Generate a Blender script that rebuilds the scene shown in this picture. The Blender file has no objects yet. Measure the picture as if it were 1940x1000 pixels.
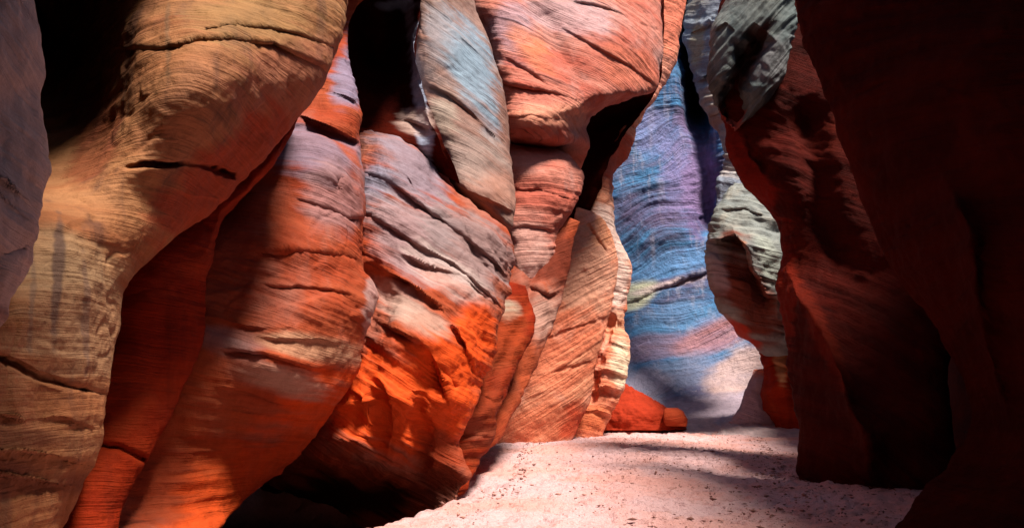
import bpy, math, random
import numpy as np
R = math.radians
rng = np.random.RandomState(7)
random.seed(7)
sc = bpy.context.scene
col = sc.collection

# ------------------------------------------------------------------ camera
F = 1522.0; CX = 970.0; CY = 500.0
PITCH = math.atan(200.0 / F)
CAMZ = 1.1
cam = bpy.data.cameras.new('camera'); cam.sensor_width = 36; cam.lens = 36 * F / 1940
cam.clip_end = 500
co = bpy.data.objects.new('camera', cam); col.objects.link(co)
co.location = (0, 0, CAMZ); co.rotation_euler = (R(90) + PITCH, 0, 0)
sc.camera = co
CP, SP = math.cos(PITCH), math.sin(PITCH)

def at(px, py, d):
    """point of the place seen at (px, py) of the photo, d metres away along the ground"""
    a = (px - CX) / F; b = (CY - py) / F
    yy = CP - b * SP; zz = SP + b * CP
    return np.stack([a / yy * d, d + 0 * a, CAMZ + zz / yy * d], -1)

# ------------------------------------------------------------------ noise
PERM = rng.permutation(256); PERM = np.concatenate([PERM, PERM, PERM])
G = rng.normal(size=(256, 3)); G /= np.linalg.norm(G, axis=1)[:, None]
def perlin(x, y, z):
    xi = np.floor(x).astype(int); yi = np.floor(y).astype(int); zi = np.floor(z).astype(int)
    xf, yf, zf = x - xi, y - yi, z - zi
    u = xf**3 * (xf * (xf * 6 - 15) + 10); v = yf**3 * (yf * (yf * 6 - 15) + 10); w = zf**3 * (zf * (zf * 6 - 15) + 10)
    out = 0
    for i in (0, 1):
        for j in (0, 1):
            for k in (0, 1):
                h = PERM[PERM[PERM[(xi + i) & 255] + ((yi + j) & 255)] + ((zi + k) & 255)]
                g = G[h]
                dot = g[..., 0] * (xf - i) + g[..., 1] * (yf - j) + g[..., 2] * (zf - k)
                out = out + dot * (u if i else 1 - u) * (v if j else 1 - v) * (w if k else 1 - w)
    return out * 1.5
def fbm(P, f, o=4, s=0.0):
    t = 0; a = 1.0
    for k in range(o):
        t = t + a * perlin(P[..., 0] * f + s, P[..., 1] * f + s * 1.7, P[..., 2] * f - s)
        f *= 2.03; a *= 0.5
    return t

def smooth(x, a, b):
    t = np.clip((x - a) / (b - a), 0, 1); return t * t * (3 - 2 * t)

# ------------------------------------------------------------------ node helpers
def mat_new(name):
    m = bpy.data.materials.new(name); m.use_nodes = True
    nt = m.node_tree; nt.nodes.clear()
    return m, nt
class NT:
    def __init__(s, nt): s.nt = nt
    def n(s, t, **kw):
        nd = s.nt.nodes.new(t)
        for k, v in kw.items():
            if k.startswith('i_'):
                key = k[2:]; key = int(key) if key.isdigit() else key.replace('_', ' ')
                if hasattr(v, 'is_linked') or isinstance(v, bpy.types.NodeSocket): s.nt.links.new(v, nd.inputs[key])
                else: nd.inputs[key].default_value = v
            else: setattr(nd, k, v)
        return nd
    def math(s, op, a, b=0.0, c=0.0, clamp=False):
        nd = s.nt.nodes.new('ShaderNodeMath'); nd.operation = op; nd.use_clamp = clamp
        for i, v in enumerate((a, b, c)):
            if isinstance(v, bpy.types.NodeSocket): s.nt.links.new(v, nd.inputs[i])
            else: nd.inputs[i].default_value = v
        return nd.outputs[0]
    def noise(s, vec, scale, detail=3, rough=.5, dist=0):
        nd = s.n('ShaderNodeTexNoise'); s.nt.links.new(vec, nd.inputs['Vector'])
        nd.inputs['Scale'].default_value = scale; nd.inputs['Detail'].default_value = detail
        nd.inputs['Roughness'].default_value = rough; nd.inputs['Distortion'].default_value = dist
        return nd.outputs['Fac']
    def ramp(s, fac, a, b, lo=0., hi=1.):
        nd = s.n('ShaderNodeMapRange'); nd.interpolation_type = 'SMOOTHSTEP'
        s.nt.links.new(fac, nd.inputs['Value'])
        nd.inputs['From Min'].default_value = a; nd.inputs['From Max'].default_value = b
        nd.inputs['To Min'].default_value = lo; nd.inputs['To Max'].default_value = hi
        return nd.outputs['Result']
    def mix(s, fac, a, b, mode='MIX'):
        nd = s.n('ShaderNodeMix'); nd.data_type = 'RGBA'; nd.blend_type = mode
        for k, v in ((0, fac), (6, a), (7, b)):
            if isinstance(v, bpy.types.NodeSocket): s.nt.links.new(v, nd.inputs[k])
            elif k == 0: nd.inputs[k].default_value = v
            else: nd.inputs[k].default_value = (*v, 1)
        return nd.outputs[2]

def rock_mat(name, c1, c2, c3, line=(.12, .03, .015), streak=None, streak_amt=.0, fine=1.0, grain=1.0, lineamt=.55, bumpd=.02, spec=.2, fs=1.0, dk=1.0):
    """bedded sandstone: c1/c2 alternate along the beds, c3 in large blotches, thin dark seams"""
    m, nt = mat_new(name); N = NT(nt)
    pos = N.n('ShaderNodeNewGeometry').outputs['Position']
    bed = N.n('ShaderNodeAttribute', attribute_name='bed').outputs['Fac']
    sep = N.n('ShaderNodeSeparateXYZ', i_0=pos)
    def bv(k, f):
        cb = N.n('ShaderNodeCombineXYZ')
        nt.links.new(N.math('MULTIPLY', sep.outputs[0], k), cb.inputs[0])
        nt.links.new(N.math('MULTIPLY', sep.outputs[1], k), cb.inputs[1])
        nt.links.new(N.math('MULTIPLY', bed, f), cb.inputs[2])
        return cb.outputs[0]
    band = N.noise(bv(.35, 3.2 * fs**.5), 1.0, 5, .65)
    fine1 = N.noise(bv(1.1 * fs, 26 * fs), 1.0, 4, .65)
    fine2 = N.noise(bv(2.2 * fs, 75 * fs), 1.0, 4, .7)
    blotch = N.noise(pos, .9, 5, .6, .4)
    mott = N.noise(pos, 9, 5, .65)
    gr = N.noise(pos, 120, 3, .7)
    c = N.mix(N.ramp(band, .38, .62), c1, c2)
    c = N.mix(N.ramp(blotch, .48, .68), c, c3)
    patch = N.ramp(N.noise(pos, 1.7, 3, .5), .35, .65)
    ln = N.math('MULTIPLY', N.ramp(fine1, .56, .70), patch)
    c = N.mix(N.math('MULTIPLY', ln, lineamt * fine), c, line)
    ln2 = N.math('MULTIPLY', N.ramp(fine2, .60, .74), N.ramp(N.noise(pos, 2.6, 2, .5), .4, .6))
    c = N.mix(N.math('MULTIPLY', ln2, lineamt * .8 * fine), c, line)
    v = N.math('MULTIPLY_ADD', mott, .7, .65)
    v = N.math('MULTIPLY', v, N.math('MULTIPLY_ADD', gr, .5, .75))
    v = N.math('MULTIPLY', v, N.math('MULTIPLY_ADD', fine2, .5, .75))
    cv = N.n('ShaderNodeCombineColor'); [nt.links.new(v, cv.inputs[i]) for i in range(3)]
    c = N.mix(1.0, c, cv.outputs[0], 'MULTIPLY')
    if streak:
        cb = N.n('ShaderNodeCombineXYZ')
        nt.links.new(N.math('MULTIPLY', sep.outputs[0], 5.), cb.inputs[0])
        nt.links.new(N.math('MULTIPLY', sep.outputs[1], 5.), cb.inputs[1])
        nt.links.new(N.math('MULTIPLY', sep.outputs[2], .35), cb.inputs[2])
        s_ = N.noise(cb.outputs[0], 1.0, 4, .6)
        c = N.mix(N.math('MULTIPLY', N.ramp(s_, .5, .68), streak_amt), c, streak)
    tint = N.n('ShaderNodeAttribute', attribute_name='tint')
    c = N.mix(N.math('MULTIPLY', tint.outputs['Alpha'], N.math('MULTIPLY_ADD', v, .25, .75), clamp=True), c, N.mix(1.0, tint.outputs['Color'], cv.outputs[0], 'MULTIPLY'))
    c = N.mix(1.0, c, (dk, dk, dk), 'MULTIPLY')
    h = N.math('MULTIPLY', fine1, .9 * fine)
    h = N.math('MULTIPLY_ADD', fine2, .8 * fine, h)
    h = N.math('MULTIPLY_ADD', mott, .9 * grain, h)
    h = N.math('MULTIPLY_ADD', gr, .14 * grain, h)
    bp = N.n('ShaderNodeBump', i_Height=h, i_Distance=bumpd, i_Strength=.9)
    b = N.n('ShaderNodeBsdfPrincipled', i_Roughness=.78)
    b.inputs['Specular IOR Level'].default_value = spec
    nt.links.new(c, b.inputs['Base Color']); nt.links.new(bp.outputs[0], b.inputs['Normal'])
    o = N.n('ShaderNodeOutputMaterial'); nt.links.new(b.outputs[0], o.inputs[0])
    return m

# ------------------------------------------------------------------ loft
def cr(arr, n):
    """Catmull-Rom through the control rows, n samples spaced by mean outline length"""
    a = np.asarray(arr, float)
    m = .5 * (a[:, 0:2] + a[:, 3:5]); e1 = np.linalg.norm(np.diff(a[:, 0:2], axis=0), axis=1); e2 = np.linalg.norm(np.diff(a[:, 3:5], axis=0), axis=1)
    L = np.concatenate([[0], np.cumsum(.5 * (e1 + e2) + 1)])
    q = np.linspace(0, L[-1], n); i = np.clip(np.searchsorted(L, q, side='right') - 1, 0, len(a) - 2)
    t = ((q - L[i]) / (L[i + 1] - L[i]))[:, None]
    # finite-difference tangents on non-uniform knots
    T = np.gradient(a, L, axis=0)
    h = (L[i + 1] - L[i])[:, None]
    p0, p1, m0, m1 = a[i], a[i + 1], T[i] * h, T[i + 1] * h
    return (2*t**3-3*t**2+1)*p0 + (t**3-2*t**2+t)*m0 + (-2*t**3+3*t**2)*p1 + (t**3-t**2)*m1

def poly_sd(px, py, pl):
    """signed distance to an open polyline (positive = to the right of its direction in image, i.e. below a left-to-right line) and end fade"""
    best = np.full(px.shape, 1e9); sg = np.zeros(px.shape); tt = np.zeros(px.shape)
    pl = np.asarray(pl, float); n = len(pl) - 1
    for k in range(n):
        a, b = pl[k], pl[k + 1]; d = b - a; L2 = d @ d
        t = np.clip(((px - a[0]) * d[0] + (py - a[1]) * d[1]) / L2, 0, 1)
        dx = px - a[0] - t * d[0]; dy = py - a[1] - t * d[1]
        r = np.hypot(dx, dy); s = np.sign(d[0] * (py - a[1]) - d[1] * (px - a[0]))
        m = r < best; best = np.where(m, r, best); sg = np.where(m, s, sg); tt = np.where(m, (k + t) / n, tt)
    fade = np.clip(np.minimum(tt, 1 - tt) * 6 + .12, 0, 1)
    return best * sg, fade

def tag(o, label=None, cat=None, group=None, kind=None):
    if label: o['label'] = label
    if cat: o['category'] = cat
    if group: o['group'] = group
    if kind: o['kind'] = kind
    return o

def mesh_from(name, V, quads, tris, mat, bed=None, tint=None, parent=None):
    me = bpy.data.meshes.new(name)
    nq, nt_ = len(quads), len(tris)
    me.vertices.add(len(V)); me.vertices.foreach_set('co', np.ascontiguousarray(V, np.float32).ravel())
    me.loops.add(nq * 4 + nt_ * 3); me.polygons.add(nq + nt_)
    li = np.concatenate([np.asarray(quads, np.int32).ravel(), np.asarray(tris, np.int32).ravel()]) if nt_ else np.asarray(quads, np.int32).ravel()
    me.loops.foreach_set('vertex_index', li)
    ls = np.concatenate([np.arange(nq) * 4, nq * 4 + np.arange(nt_) * 3]).astype(np.int32)
    me.polygons.foreach_set('loop_start', ls)
    me.update(calc_edges=True); me.validate()
    me.polygons.foreach_set('use_smooth', np.ones(len(me.polygons), bool))
    if bed is not None:
        at_ = me.attributes.new('bed', 'FLOAT', 'POINT'); at_.data.foreach_set('value', bed.astype(np.float32))
    if tint is not None:
        at_ = me.attributes.new('tint', 'FLOAT_COLOR', 'POINT'); at_.data.foreach_set('color', tint.astype(np.float32).ravel())
    me.materials.append(mat)
    o = bpy.data.objects.new(name, me); col.objects.link(o)
    if parent: o.parent = parent
    return o

def rock(name, rows, mat, label, cat, back=1.0, step=3.2, pw=.55, low=(.10, .9), ledge=.03, bed=(0., 0.), feats=(), blobs=(), tints=(),
         warp=.13, rough=.012, seed=0, skew=1.0, parent=None, edge=.5, tn=1.0, fq=1.0):
    a = np.asarray(rows, float)
    L = np.sum(.5 * (np.linalg.norm(np.diff(a[:, 0:2], axis=0), axis=1) + np.linalg.norm(np.diff(a[:, 3:5], axis=0), axis=1)))
    W = np.max(np.hypot(a[:, 3] - a[:, 0], a[:, 4] - a[:, 1]))
    nv = int(max(24, L / step)); nu = int(max(24, W / step * 1.15))
    r = cr(rows, nv)
    u = np.linspace(0, 1, nu); s = edge * u + (1 - edge) * (1 - np.cos(np.pi * u)) / 2
    S = s[None, :]
    px = r[:, 0:1] * (1 - S) + r[:, 3:4] * S; py = r[:, 1:2] * (1 - S) + r[:, 4:5] * S
    dd = r[:, 2:3] * (1 - S) + r[:, 5:6] * S
    k = np.clip(4 * S**skew * (1 - S**skew), 0, 1)**pw
    d = dd - r[:, 6:7] * k
    sc_ = dd / 1522.0
    # outline wobble in depth features
    wob = 6 * perlin(px * .02 + seed, py * .02, px * 0 + seed) + 2.5 * perlin(px * .07 + seed, py * .07, px * 0 + seed * 2)
    wpx, wpy = px + wob, py + wob * .7
    for (kind, pl, amp, w1, w2) in feats:
        D, fd = poly_sd(wpx, wpy, pl)
        if kind in ('ledge', 'crack'):
            fd = fd * np.clip(.8 + 1.1 * perlin(px * .016 + seed * 3, py * .016 + len(pl), px * 0 + amp * 9), .05, 1.2)
            w2 = w2 * .6
            if kind == 'ledge' and abs(amp) < .3: fd = fd * .62
        if kind == 'ledge':      # upper side juts out, lower side tucks in
            up = -np.exp(-np.abs(D) / w1) ; dn = np.exp(-np.abs(D) / w2)
            m = smooth(D, -2.5, 2.5)
            d = d + amp * fd * (up * (1 - m) * .6 + dn * m)
        elif kind == 'crack':
            d = d + amp * fd * np.exp(-(D / w1)**2)
        elif kind == 'ridge':
            d = d - amp * fd * np.exp(-np.abs(D) / np.where(D < 0, w1, w2))
        elif kind == 'valley':
            d = d + amp * fd * np.exp(-(D / np.where(D < 0, w1, w2))**2)
        elif kind == 'slope':    # everything on the far side falls back with distance
            d = d + amp * fd * np.clip(D / w1, 0, 1)
    for (bx, by, rx, ry, ang, amp) in blobs:
        c_, s_ = math.cos(R(ang)), math.sin(R(ang))
        X = ((px - bx) * c_ + (py - by) * s_) / rx; Y = (-(px - bx) * s_ + (py - by) * c_) / ry
        d = d - amp * np.exp(-(X * X + Y * Y))
    P = at(px, py, d)
    Nn = np.cross(np.gradient(P, axis=1), np.gradient(P, axis=0))
    Nn /= np.linalg.norm(Nn, axis=-1, keepdims=True) + 1e-9
    toc = np.array([0, 0, CAMZ]) - P
    flip = np.sign(np.sum(Nn * toc, -1, keepdims=True)); Nn = Nn * np.where(flip == 0, 1, flip)
    so = seed * 3.77
    wv = perlin(P[..., 0] * .6 + so, P[..., 1] * .6, P[..., 2] * .6)
    B = P[..., 2] + bed[0] * P[..., 0] + bed[1] * P[..., 1] + warp * wv + .018 * perlin(P[..., 0] * 2.3 + so, P[..., 1] * 2.3, P[..., 2] * 2.3)
    disp = .55 * low[0] * fbm(P, low[1], 3, so)
    x, y = P[..., 0], P[..., 1]
    mask = smooth(fbm(P, 1.1, 2, so + 9), -.35, .35)
    l1 = perlin(x * .5, y * .5, B * 4.5 * fq**.5 + so); l2 = perlin(x * .9 * fq, y * .9 * fq, B * 13 * fq**.7 + so); l3 = perlin(x * 1.4 * fq, y * 1.4 * fq, B * 34 * fq + so)
    # saw-tooth beds: overhanging lips
    saw = lambda q: (q - np.floor(q))
    q = B * 3.6 + 2.6 * perlin(x * .7 + so, y * .7, B * 1.3)
    st = smooth(saw(q), 0, .75) * (1 - smooth(saw(q), .86, 1.0))
    disp += ledge * (.55 * l1 + .38 * l2 * (.2 + mask) + (.16 if fq == 1 else .42) * l3 * (.2 + mask) + .5 * (st - .5) * mask * smooth(l1, -.3, .4))
    ch = np.abs(perlin(x * 3.1 + so, y * 3.1, P[..., 2] * 3.1)); disp -= rough * .7 * (1 - smooth(ch, 0, .12)) * smooth(fbm(P, .8, 2, so + 4), 0, .4)
    disp += rough * fbm(P, 6.0, 4, so + 2)
    P = P + Nn * disp[..., None]
    # tints: mineral stains, colour beds, and painted-in glow, sky light and shade
    T = np.zeros(P.shape[:2] + (4,))
    for (tx, ty, rx, ry, ang, c, amt) in tints:
        c_, s_ = math.cos(R(ang)), math.sin(R(ang))
        X = ((px - tx) * c_ + (py - ty) * s_) / rx; Y = (-(px - tx) * s_ + (py - ty) * c_) / ry
        rr = np.sqrt(X * X + Y * Y) + tn * (.42 * fbm(P, 1.3, 5, so + 5) + .34 * l2 + .22 * l3)
        al = amt * (1 - smooth(rr, .55, 1.15))
        cc = np.array(c)
        tot = T[..., 3] + al * (1 - T[..., 3])
        w = np.where(tot > 1e-5, al / np.maximum(tot, 1e-5), 0)[..., None]
        T[..., :3] = T[..., :3] * (1 - w) + cc * w
        T[..., 3] = np.maximum(T[..., 3], tot)
    # back half
    nb = 12
    sb = np.linspace(0, 1, nb + 2)[1:-1]
    bk = []
    view = P - np.array([0, 0, CAMZ]); view /= np.linalg.norm(view, axis=-1, keepdims=True)
    for q_ in sb:
        e = P[:, -1] * (1 - q_) + P[:, 0] * q_
        kk = (4 * q_ * (1 - q_))**.5
        vv = view[:, -1] * (1 - q_) + view[:, 0] * q_
        bk.append(e + vv * back * kk)
    bk = np.stack(bk, 1)
    V = np.concatenate([P, bk], 1); nn = V.shape[1]
    Bb = np.concatenate([B, np.repeat(B[:, -1:], nb, 1)], 1)
    Tb = np.concatenate([T, np.repeat(T[:, -1:], nb, 1)], 1)
    I = np.arange(nv * nn).reshape(nv, nn); J = np.roll(I, -1, axis=1)
    quads = np.stack([I[:-1], I[1:], J[1:], J[:-1]], -1).reshape(-1, 4)
    Vf = V.reshape(-1, 3); c0 = V[0].mean(0); c1 = V[-1].mean(0)
    n0 = len(Vf)
    Vf = np.concatenate([Vf, [c0, c1]])
    tris = np.concatenate([np.stack([np.full(nn, n0), I[0], J[0]], -1), np.stack([np.full(nn, n0 + 1), J[-1], I[-1]], -1)])
    bedv = np.concatenate([Bb.ravel(), [Bb[0].mean(), Bb[-1].mean()]])
    tv = np.concatenate([Tb.reshape(-1, 4), Tb[0].mean(0)[None], Tb[-1].mean(0)[None]])
    o = mesh_from(name, Vf, quads, tris, mat, bedv, tv, parent)
    if label: tag(o, label, cat, kind='thing' if cat else None)
    return o

# ------------------------------------------------------------------ materials
OCH = rock_mat('ochre_sandstone', (.52, .22, .09), (.42, .14, .05), (.52, .20, .09), streak=(.15, .06, .04), streak_amt=0.7, lineamt=0.8, fine=.75, fs=0.8, dk=0.56)
RED = rock_mat('red_sandstone', (.50, .04, .006), (.38, .025, .004), (.46, .055, .012), line=(.10, .008, .003), streak=(.12, .01, .004), streak_amt=.35, spec=.08, dk=0.5, lineamt=0.7)
ROSE = rock_mat('rose_sandstone', (.50, .095, .035), (.44, .06, .018), (.46, .15, .10), line=(.14, .025, .012), spec=.12, fs=0.65, dk=0.62, lineamt=0.85)
PINK = rock_mat('salmon_sandstone', (.62, .21, .15), (.50, .11, .07), (.56, .26, .22), line=(.12, .02, .015), lineamt=1.0, bumpd=.03, fs=0.6, dk=0.8)
GREY = rock_mat('weathered_sandstone', (.40, .24, .20), (.34, .15, .11), (.36, .27, .26), line=(.11, .04, .03), fs=0.6, dk=0.62, lineamt=0.7)
PALE = rock_mat('pale_sandstone', (.78, .30, .17), (.68, .18, .09), (.76, .36, .26), line=(.25, .06, .03), lineamt=1.1, bumpd=0.06, fs=0.32, dk=1.0)
BLUE = rock_mat('sky_tinted_sandstone', (.06, .21, .42), (.10, .09, .17), (.045, .16, .36), line=(.02, .015, .05), streak=(.50, .44, .52), streak_amt=0.35, lineamt=1.1, bumpd=0.09, fs=0.22, dk=0.95)  # blue base stands in for sky sheen on the varnish
SILV = rock_mat('silver_sandstone', (.38, .43, .52), (.26, .28, .36), (.48, .44, .40), line=(.06, .05, .06), lineamt=.8, bumpd=.04, fs=0.3, dk=0.75)
GREEN = rock_mat('grey_green_sandstone', (.36, .37, .34), (.26, .28, .28), (.48, .43, .36), line=(.06, .04, .04), lineamt=.8, bumpd=.04, fs=0.3, dk=0.65)
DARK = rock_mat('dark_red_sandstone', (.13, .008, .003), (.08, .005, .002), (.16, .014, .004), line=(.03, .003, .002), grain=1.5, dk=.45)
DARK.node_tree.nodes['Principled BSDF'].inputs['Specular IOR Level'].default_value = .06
DARK_SHADE = rock_mat('shaded_red_sandstone', (.045, .0035, .0015), (.03, .0025, .0015), (.06, .005, .002), line=(.012, .002, .002), grain=1.5, spec=.02)  # darker copy for unlit rock: shade put into the colour
DKGR = rock_mat('dark_grey_sandstone', (.10, .125, .125), (.05, .065, .07), (.16, .17, .16), line=(.015, .012, .012), lineamt=.9, bumpd=.04, fs=0.5, dk=1.0)

ORG_GLOW = (.95, .105, .013); BLU = (.30, .42, .60); CREAM = (.75, .60, .45)  # first colour paints orange bounce glow onto the rock feet

# ------------------------------------------------------------------ left side
rock('rock_pillar', [
    (-260, -160, 2.0, 58, -160, 2.7, .3), (-260, 0, 2.0, 72, 0, 2.7, .3), (-260, 90, 2.0, 85, 85, 2.7, .3), (-260, 130, 2.0, 83, 135, 2.7, .3),
    (-260, 190, 2.0, 69, 180, 2.7, .3), (-260, 260, 2.0, 78, 265, 2.7, .3), (-260, 350, 2.0, 85, 350, 2.65, .3), (-260, 430, 2.0, 76, 435, 2.6, .3),
    (-260, 490, 2.0, 48, 498, 2.6, .25), (-260, 560, 2.0, 22, 565, 2.55, .25), (-260, 610, 2.0, 2, 606, 2.5, .2), (-260, 660, 2.0, -60, 650, 2.4, .2), (-260, 700, 2.1, -150, 690, 2.3, .1)],
    GREY, 'pale grey-violet rock pillar at the far left edge beside the black gap', 'rock pillar', back=.8, low=(.04, 1.5), ledge=.018, bed=(.5, .3), seed=1,
    feats=[('ledge', [(-60, 310), (0, 330), (50, 375), (90, 420)], .025, 14, 8), ('ledge', [(-40, 350), (0, 362), (40, 400), (75, 440)], .02, 10, 6), ('crack', [(0, 480), (40, 470), (80, 430)], .05, 5, 5)], tints=[(20, 250, 200, 420, 0, (.80, .62, .58), .8)])

OW = rock('rock_wall', [
    (40, -220, 5.0, 640, -220, 5.8, .9), (40, -60, 4.9, 652, -60, 5.6, .9), (40, 0, 4.8, 650, 0, 5.5, .9), (40, 80, 4.6, 642, 62, 5.4, .85), (30, 170, 4.4, 610, 140, 5.3, .8),
    (10, 270, 4.1, 566, 218, 5.2, .7), (-40, 350, 3.8, 532, 270, 5.1, .62), (-110, 430, 3.5, 470, 342, 5.0, .55), (-130, 500, 3.3, 395, 408, 4.8, .5),
    (-130, 580, 3.15, 300, 480, 4.5, .45), (-130, 650, 3.0, 230, 545, 4.2, .42), (-130, 720, 3.0, 214, 630, 4.1, .40), (-130, 800, 3.0, 203, 730, 4.0, .38),
    (-130, 880, 3.0, 193, 805, 3.9, .35), (-130, 960, 3.0, 172, 890, 3.9, .3), (-130, 1060, 3.0, 128, 1000, 3.8, .3), (-130, 1200, 3.0, 90, 1150, 3.8, .3)],
    OCH, 'large ochre bulging rock wall with thin beds and vertical stains at the left', 'rock wall', back=1.4, pw=.6, low=(.09, .8), ledge=.022, bed=(-.08, .02), seed=2, step=2.6,
    feats=[('ledge', [(200, 92), (300, 93), (360, 78), (430, 72), (520, 84), (600, 120), (640, 150)], .10, 25, 16),
           ('ledge', [(380, 60), (470, 48), (560, 62), (640, 90)], .07, 18, 14),
           ('crack', [(230, 316), (290, 314), (350, 308), (400, 318), (460, 340)], .09, 4, 4),
           ('ledge', [(350, 370), (420, 380), (480, 375)], .06, 16, 12),
           ('ledge', [(300, 460), (360, 440), (400, 420)], .05, 12, 12),
           ('crack', [(-30, 668), (30, 690), (70, 712), (120, 728), (205, 750)], .10, 6, 6),
           ('ledge', [(-30, 670), (30, 692), (70, 715), (120, 731), (205, 752)], -.04, 12, 12),
           ('ledge', [(-30, 780), (60, 800), (120, 790), (200, 818)], .05, 16, 30),
           ('ledge', [(-30, 855), (60, 862), (130, 870), (190, 880)], .05, 12, 22),
           ('ledge', [(-30, 905), (60, 912), (150, 925)], .05, 12, 30),
           ('slope', [(560, 120), (480, 260), (400, 330), (330, 400), (240, 500)], -.0, 60, 60)],
    blobs=[(380, 150, 160, 120, -20, .25), (120, 480, 140, 160, 0, .12), (430, 330, 90, 60, -35, -.10), (520, 250, 70, 50, -40, -.08), (100, 110, 110, 190, 0, -1.5)],
    tints=[(560, 180, 160, 130, -30, (.62, .20, .12), .6), (430, 340, 190, 75, -38, (.52, .07, .02), .9), (100, 500, 130, 60, 0, (.55, .33, .17), .6), (470, 40, 180, 60, 0, (.42, .22, .08), .7), (120, 620, 130, 140, 0, (.55, .34, .19), .5), (103, 560, 11, 150, 2, (.17, .09, .07), .85), (60, 600, 8, 120, 0, (.25, .14, .10), .6), (150, 620, 7, 140, 0, (.24, .13, .10), .6), (320, 60, 8, 110, 0, (.24, .13, .07), .6), (30, 900, 160, 40, 5, (.24, .07, .03), .8), (60, 830, 140, 26, 5, (.22, .07, .03), .7), (180, 250, 40, 120, 20, (.30, .06, .02), .7)])  # deep red underside patch is painted bounce light; thin stripes are stains

rock('lower_flank', [
    (500, 120, 6.3, 590, 170, 6.1, .1), (490, 220, 6.2, 562, 228, 6.0, .1), (460, 280, 6.1, 535, 285, 5.9, .12), (400, 350, 5.9, 480, 352, 5.8, .16), (320, 400, 5.6, 428, 410, 5.7, .2),
    (240, 480, 5.3, 408, 470, 5.6, .3), (180, 560, 5.1, 390, 560, 5.5, .35), (170, 650, 5.0, 386, 635, 5.4, .3), (160, 720, 4.8, 358, 712, 5.3, .25),
    (150, 800, 4.7, 326, 782, 5.1, .22), (130, 880, 4.6, 287, 862, 4.9, .2), (110, 950, 4.5, 236, 948, 4.7, .2), (80, 1040, 4.4, 222, 1015, 4.6, .2), (60, 1150, 4.3, 190, 1150, 4.5, .2)],
    RED, 'smooth dark red flank curving down under the ochre wall', None, parent=OW, back=.7, low=(.05, .8), ledge=.012, bed=(0, 0), seed=3,
    feats=[('crack', [(170, 840), (230, 850), (285, 875)], .12, 6, 6), ('ridge', [(560, 235), (480, 345), (420, 400), (395, 470), (388, 560)], .10, 16, 26)],
    tints=[(400, 400, 60, 220, 40, (.62, .08, .03), .5)])

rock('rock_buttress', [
    (630, -140, 8.6, 706, -140, 8.4, .2), (630, -20, 8.5, 694, -20, 8.2, .2), (610, 45, 8.3, 668, 45, 8.0, .2), (580, 90, 8.0, 662, 90, 7.8, .25), (550, 150, 7.7, 680, 155, 7.6, .35), (520, 210, 7.4, 688, 205, 7.5, .45),
    (470, 260, 7.0, 683, 255, 7.4, .5), (420, 310, 6.7, 692, 330, 7.3, .6), (380, 370, 6.5, 694, 395, 7.25, .65), (360, 430, 6.3, 685, 450, 7.2, .7), (340, 500, 6.1, 690, 510, 7.1, .7),
    (330, 560, 6.0, 716, 560, 7.0, .7), (330, 620, 5.9, 698, 625, 6.9, .7), (310, 680, 5.8, 678, 690, 6.95, .65), (280, 740, 5.7, 645, 750, 6.95, .6), (250, 800, 5.6, 600, 805, 6.95, .5),
    (200, 860, 5.4, 555, 860, 6.9, .42), (180, 910, 5.2, 505, 915, 6.6, .36), (160, 960, 5.0, 440, 970, 6.1, .26), (150, 1010, 4.8, 385, 1020, 5.5, .2), (140, 1100, 4.7, 300, 1110, 5.3, .2)],
    ROSE, 'swelling rose rock buttress, violet at its brow and orange at its foot', 'rock buttress', back=1.2, low=(.12, .9), ledge=.04, bed=(.22, .06), seed=4, step=2.6,
    feats=[('ledge', [(560, 215), (610, 235), (650, 255), (690, 275)], .16, 30, 20), ('valley', [(530, 250), (600, 245), (690, 275)], .12, 14, 14),
           ('ledge', [(560, 375), (620, 395), (660, 415), (695, 410)], .10, 22, 16), ('ledge', [(600, 160), (640, 175), (688, 200)], .06, 14, 14),
           ('ledge', [(420, 660), (500, 670), (600, 700), (650, 690)], .12, 30, 20), ('ledge', [(400, 730), (480, 745), (560, 765), (610, 745)], .08, 26, 24),
           ('ledge', [(500, 640), (580, 645), (660, 650)], .08, 16, 14), ('ledge', [(480, 480), (560, 470), (640, 480), (690, 500)], .06, 20, 14),
           ('ledge', [(500, 540), (600, 545), (680, 560)], .05, 14, 14), ('crack', [(640, 335), (632, 350), (640, 365)], .05, 5, 5),
           ('ledge', [(380, 600), (480, 620), (560, 620)], .05, 12, 14)],
    blobs=[(600, 330, 70, 60, 20, .14), (590, 460, 90, 50, 5, .12), (520, 690, 90, 30, 10, .12), (440, 560, 60, 200, 0, -.1)],
    tints=[(600, 290, 120, 50, 18, (.27, .22, .30), .8), (665, 130, 40, 70, 0, (.30, .26, .38), .85), (640, 370, 70, 80, 30, (.42, .22, .22), .75), (520, 900, 250, 130, -45, ORG_GLOW, .75), (600, 770, 100, 60, -20, ORG_GLOW, .8),  # violet brow is painted sky light, orange foot is painted bounce glow
           (520, 720, 110, 26, 12, (.62, .42, .32), .7), (430, 650, 70, 30, 20, (.45, .32, .32), .5), (600, 660, 90, 24, 10, (.68, .42, .26), .6), (704, 570, 16, 70, 0, (.60, .45, .44), .55), (380, 760, 120, 120, 0, (.50, .10, .03), .7), (430, 470, 110, 120, 0, (.40, .07, .03), .8)])  # last patch paints in the deep red shadow on the left

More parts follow.
